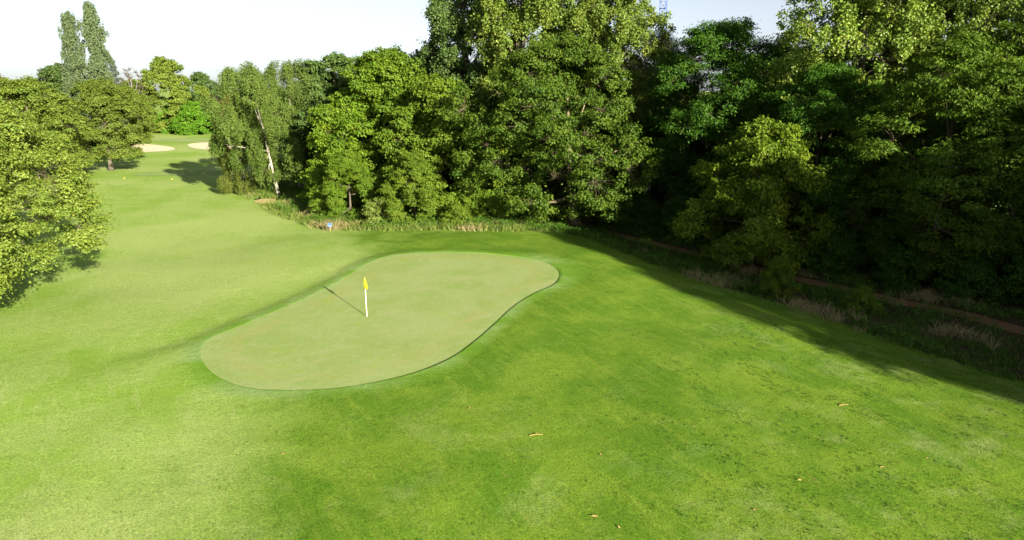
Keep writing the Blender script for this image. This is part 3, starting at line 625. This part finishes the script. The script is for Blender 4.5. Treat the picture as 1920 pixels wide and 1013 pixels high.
# ------------------------------------------------------------------ small plants one can tell apart
plant(D['small'], 'sapling', 'yellow green sapling growing at the edge of the rough by the path', 17.7, 43.6, 1.0, .20, 'plant', sz=.25)
plant(D['shrub'], 'low_shrub', 'dark leafy low shrub beside the path, right of the sapling', 22.2, 41.4, .3, .46, 'shrub')
plant(D['shrub'], 'low_shrub', 'rounded shrub with yellowish leaves where the rough meets the olive maple', -5.2, 63.2, 1.3, .62, 'shrub', mat=M['maple2'])
plant(D['shrub'], 'low_shrub', 'broad pale bush in the rough right of the blue marker board', -12.6, 64.8, 2.1, .75, 'shrub', mat=M['rough'])
for x, y, lab, s in ((20.9,39.2,'bare dry stemmed plant in the rough right of the sapling',1.0),(26.0,34.6,'spiky bare dry plant furthest along the rough towards the right',1.2)):
    r_ = RG(int(x * 10)); t_ = thing('dead_plant', lab, 'plant', (x, y, Hs(x, y)))
    for k_ in range(26):
        a_ = r_.random() * 6.283; l_ = s * (.5 + .6 * r_.random()); sp = .25 + .5 * r_.random(); u_ = np.linspace(0, 1, 4)[:, None]
        pts = np.array([0, 0, -.03]) + u_ * np.array([np.cos(a_) * sp * .6, np.sin(a_) * sp * .6, l_]) + u_ ** 2 * np.array([np.cos(a_) * sp * .5, np.sin(a_) * sp * .5, -.15 * l_])
        link('stem', np_mesh('stem', *tube(pts, .012 * (1 - .7 * u_[:, 0]), 4), {"tint": np.full(4 * 4 + 2, r_.random())}, M['straw']), t_)

# ------------------------------------------------------------------ flagstick
def flat_mat(name, col, rough=.5, spec=.4):
    g = N(name); n = g.noise(g.objco(), 14, 4, .6); c = g.mix(g.math('MULTIPLY', n, .22), col, tuple(v * .75 for v in col))
    return g.principled(c, rough, spec)
M['white'] = flat_mat('white_paint', (.82, .78, .68)); M['black'] = flat_mat('cup_plastic', (.03, .03, .03))
g = N('yellow_cloth'); wv_ = g.noise(g.mapping(g.objco(), (60, 60, 60)), 1, 2); M['yellow'] = g.leafy(g.mix(g.math('MULTIPLY', wv_, .3), (.80, .70, .02), (.70, .58, .01)), .35, .02)
FX, FY = -8.09, 36.11; FZ = Hs(FX, FY)
fs = thing('flagstick', 'white flagstick with limp yellow flag standing in the hole on the green', 'flagstick', (FX, FY, FZ))
zz = np.array([-.12, .0, .5, 1.1, 1.65, 2.2]); link('pole', np_mesh('pole', *tube(np.column_stack([zz * 0, zz * 0, zz]), [.024, .024, .023, .022, .021, .020], 10), None, M['white'], True), fs)
cap_ = tube(np.array([[0, 0, 2.2], [0, 0, 2.215], [0, 0, 2.24]]), [.027, .027, .012], 8); link('cap', np_mesh('cap', *cap_, None, M['yellow'], True), fs)
nu, nv = 13, 12; V = []
for i in range(nv):
    t = i / (nv - 1); z = 2.19 - .56 * t
    for j in range(nu):
        s = j / (nu - 1); wdt = .05 + .20 * t ** .9
        x = -.05 * t - .03 + wdt * s * 1.05 ; y = -.035 + .055 * math.sin(s * 9 + 1.2 * t) * (.35 + t * .8)
        V.append((x, y, z - .10 * s * (1 - t) * 0 - .05 * math.sin(s * 3.0) * t + .03 * s * t))
q_ = (np.arange(nv - 1)[:, None] * nu + np.arange(nu - 1)[None]).ravel()
fl = link('flag', np_mesh('flag', V, np.stack([q_, q_ + 1, q_ + nu + 1, q_ + nu], -1), None, M['yellow'], True), fs)
sol = fl.modifiers.new('thickness', 'SOLIDIFY'); sol.thickness = .006
cup = []; a_ = np.arange(16) * 2 * np.pi / 16
for r_, z_ in ((.062, .004), (.054, .006), (.052, -.10), (.0, -.10)): cup.append(np.column_stack([np.cos(a_) * r_, np.sin(a_) * r_, np.full(16, z_)]))
i = np.arange(3)[:, None] * 16; j = np.arange(16)[None]; k = (j + 1) % 16
link('hole_cup', np_mesh('hole_cup', np.concatenate(cup), np.stack([i + j, i + k, i + 16 + k, i + 16 + j], -1).reshape(-1, 4), None, M['black']), fs)

# ------------------------------------------------------------------ blue marker board in the rough
def box(cx, cy, cz, sx, sy, sz, bev=.0):
    x, y, z = sx / 2, sy / 2, sz / 2; b = bev
    ring = np.array([(-x + b, -y), (x - b, -y), (x, -y + b), (x, y - b), (x - b, y), (-x + b, y), (-x, y - b), (-x, -y + b)])
    V = np.array([(p[0] + cx, p[1] + cy, cz + s * z) for s in (-1, 1) for p in ring])
    F = [np.array([[k, (k + 1) % 8, 8 + (k + 1) % 8, 8 + k] for k in range(8)]), np.array([list(range(7, -1, -1)), list(range(8, 16))])]
    return V, F
M['sign'] = flat_mat('pale_blue_board', (.06, .115, .26)); M['signw'] = flat_mat('pale_band', (.12, .18, .30)); M['wood'] = flat_mat('post_wood', (.22, .16, .09), .8)
sg = thing('marker_board', 'small pale blue marker board standing in the rough grass', 'sign', (-16.9, 62.2, Hs(-16.9, 62.2)), .15)
link('board', np_mesh('board', *box(0, 0, .62, .40, .03, .38, .01), None, M['sign']), sg)
link('band', np_mesh('band', *box(0, -.019, .52, .34, .008, .10, .003), None, M['signw']), sg)
link('post', np_mesh('post', *box(0, .046, .36, .06, .06, .80, .012), None, M['wood']), sg)

# ------------------------------------------------------------------ lattice mast beyond the wood
M['steel'] = flat_mat('blue_grey_steel', (.07, .14, .42), .5)
MX, MY, MW, MH = 27.4, 131.0, 1.35, 46.0
ms = thing('lattice_mast', 'blue grey steel lattice mast rising behind the wood', 'mast', (MX, MY, Hs(MX, MY)), .12)
co = [(MW * .577 * math.cos(a), MW * .577 * math.sin(a)) for a in (math.radians(-90), math.radians(30), math.radians(150))]
for x, y in co: link('leg', np_mesh('leg', *tube(np.array([[x, y, -.3], [x, y, MH / 2], [x, y, MH]]), [.075] * 3, 8), None, M['steel'], True), ms)
A_, B_ = [], []
for k_ in range(int(MH / 1.15)):
    z_ = .2 + k_ * 1.15
    for (x0, y0), (x1, y1) in zip(co, co[1:] + co[:1]):
        A_ += [(x0, y0, z_)]; B_ += [(x1, y1, z_)]
        if k_ % 2: A_ += [(x0, y0, z_)]; B_ += [(x1, y1, z_ + 1.15)]
        else: A_ += [(x1, y1, z_)]; B_ += [(x0, y0, z_ + 1.15)]
v_, f_ = cones(A_, B_, .036, .036); link('bracing', np_mesh('bracing', v_, f_, None, M['steel']), ms, kind='stuff')
for z_ in (26.6, 27.8):
    for (x0, y0), (x1, y1) in zip(co, co[1:] + co[:1]):
        link('ring_beam', np_mesh('ring_beam', *tube(np.array([[x0, y0, z_], [(x0 + x1) / 2, (y0 + y1) / 2, z_], [x1, y1, z_]]), [.07] * 3, 6), None, M['steel']), ms)

# ------------------------------------------------------------------ fallen leaves and twigs on the grass
g = N('fallen_leaf'); M['fallen'] = g.principled(g.mix(g.step(g.noise(g.objco(), 9, 4), .4, .6), (.34, .21, .07), (.48, .34, .15)), .8, .1)
out_ = np.array([(-.5, 0), (-.30, .20), (-.12, .16), (0, .34), (.14, .18), (.34, .20), (.5, 0), (.34, -.20), (.14, -.18), (0, -.34), (-.12, -.16), (-.30, -.20)])
lv = np.column_stack([out_, .18 * np.abs(out_[:, 1]) + .25 * out_[:, 0] ** 2]); lv = np.vstack([lv, [(-.85, 0, .05), (0, 0, -.03)]])
lf = np.array([[k_, (k_ + 1) % 12, 13] for k_ in range(12)] + [[0, 12, 13]])
lme = np_mesh('fallen_leaf', lv, lf, None, M['fallen'])
LV = [(2.53,18.22,.20,'large curled tan leaf lying on the grass near the bottom edge'),(3.15,21.63,.15,'tan leaf lying on the grass above the large curled one'),(7.53,18.54,.14,'small tan leaf lowest on the right of the near grass'),
      (12.9,21.2,.15,'pale leaf on the worn grass near the right edge'),(14.9,21.9,.13,'small pale leaf furthest right on the worn grass'),(-1.7,24.9,.15,'brown leaf on the grass just below the green'),
      (-10.9,25.0,.15,'brown leaf just under the left end of the green'),(3.2,17.7,.12,'small brown leaf beside the large curled tan one'),(-8.0,21.4,.12,'lone brown leaf on the pale grass towards the lower left'),
      (9.6,20.2,.13,'tan leaf on the worn turf between the large curled leaf and the right edge'),(-12.6,22.6,.14,'brown leaf furthest left on the grass'),(7.0,23.8,.12,'tan leaf halfway between the green and the right edge')]
for i_, (x, y, s, lab) in enumerate(LV):
    o = link('fallen_leaf', lme, None, label=lab, category='leaf', group='leaves fallen on the grass')
    o.location = (x, y, Hs(x, y) + .035); o.scale = (s, s, s); o.rotation_euler = (.25 * math.sin(i_ * 3), .2 * math.cos(i_ * 5), i_ * 2.1)
for x, y, rz, l, lab in ((.9,22.9,.15,.50,'thin pale twig on the grass below the green'),(13.8,26.0,.12,.42,'thin pale twig on the grass near the shadow edge')):
    t_ = thing('fallen_twig', lab, 'twig', (x, y, Hs(x, y) + .035), rz, 'twigs fallen on the grass')
    link('stem', np_mesh('stem', *tube(np.array([[-l / 2, 0, 0], [-l * .1, .02, .015], [l / 2, -.02, .02]]), [.014, .012, .006], 6), None, M['straw'] if False else M['fallen']), t_)
    link('side_shoot', np_mesh('side_shoot', *tube(np.array([[-l * .05, .02, .015], [l * .1, .08, .03], [l * .2, .11, .03]]), [.008, .006, .003], 5), None, M['fallen']), t_)
M['ymark'] = flat_mat('yellow_plastic', (.75, .60, .08))
for x, y, lab in ((-57.6,101.5,'small yellow tee marker on the fairway left of the tree shadow'),(-50.0,100.5,'small yellow tee marker on the fairway nearer the birches')):
    t_ = thing('tee_marker', lab, 'tee marker', (x, y, Hs(x, y)), 0, 'tee markers'); u_ = np.linspace(0, 1, 8)
    link('ball', np_mesh('ball', *tube(np.column_stack([u_ * 0, u_ * 0, .03 + .15 * u_]), .08 * np.sqrt(np.clip(1 - (2 * u_ - 1) ** 2, .02, 1)), 12), None, M['ymark'], True), t_)
    link('spike', np_mesh('spike', *tube(np.array([[0, 0, -.1], [0, 0, 0], [0, 0, .07]]), [.01, .02, .03], 8), None, M['ymark']), t_)
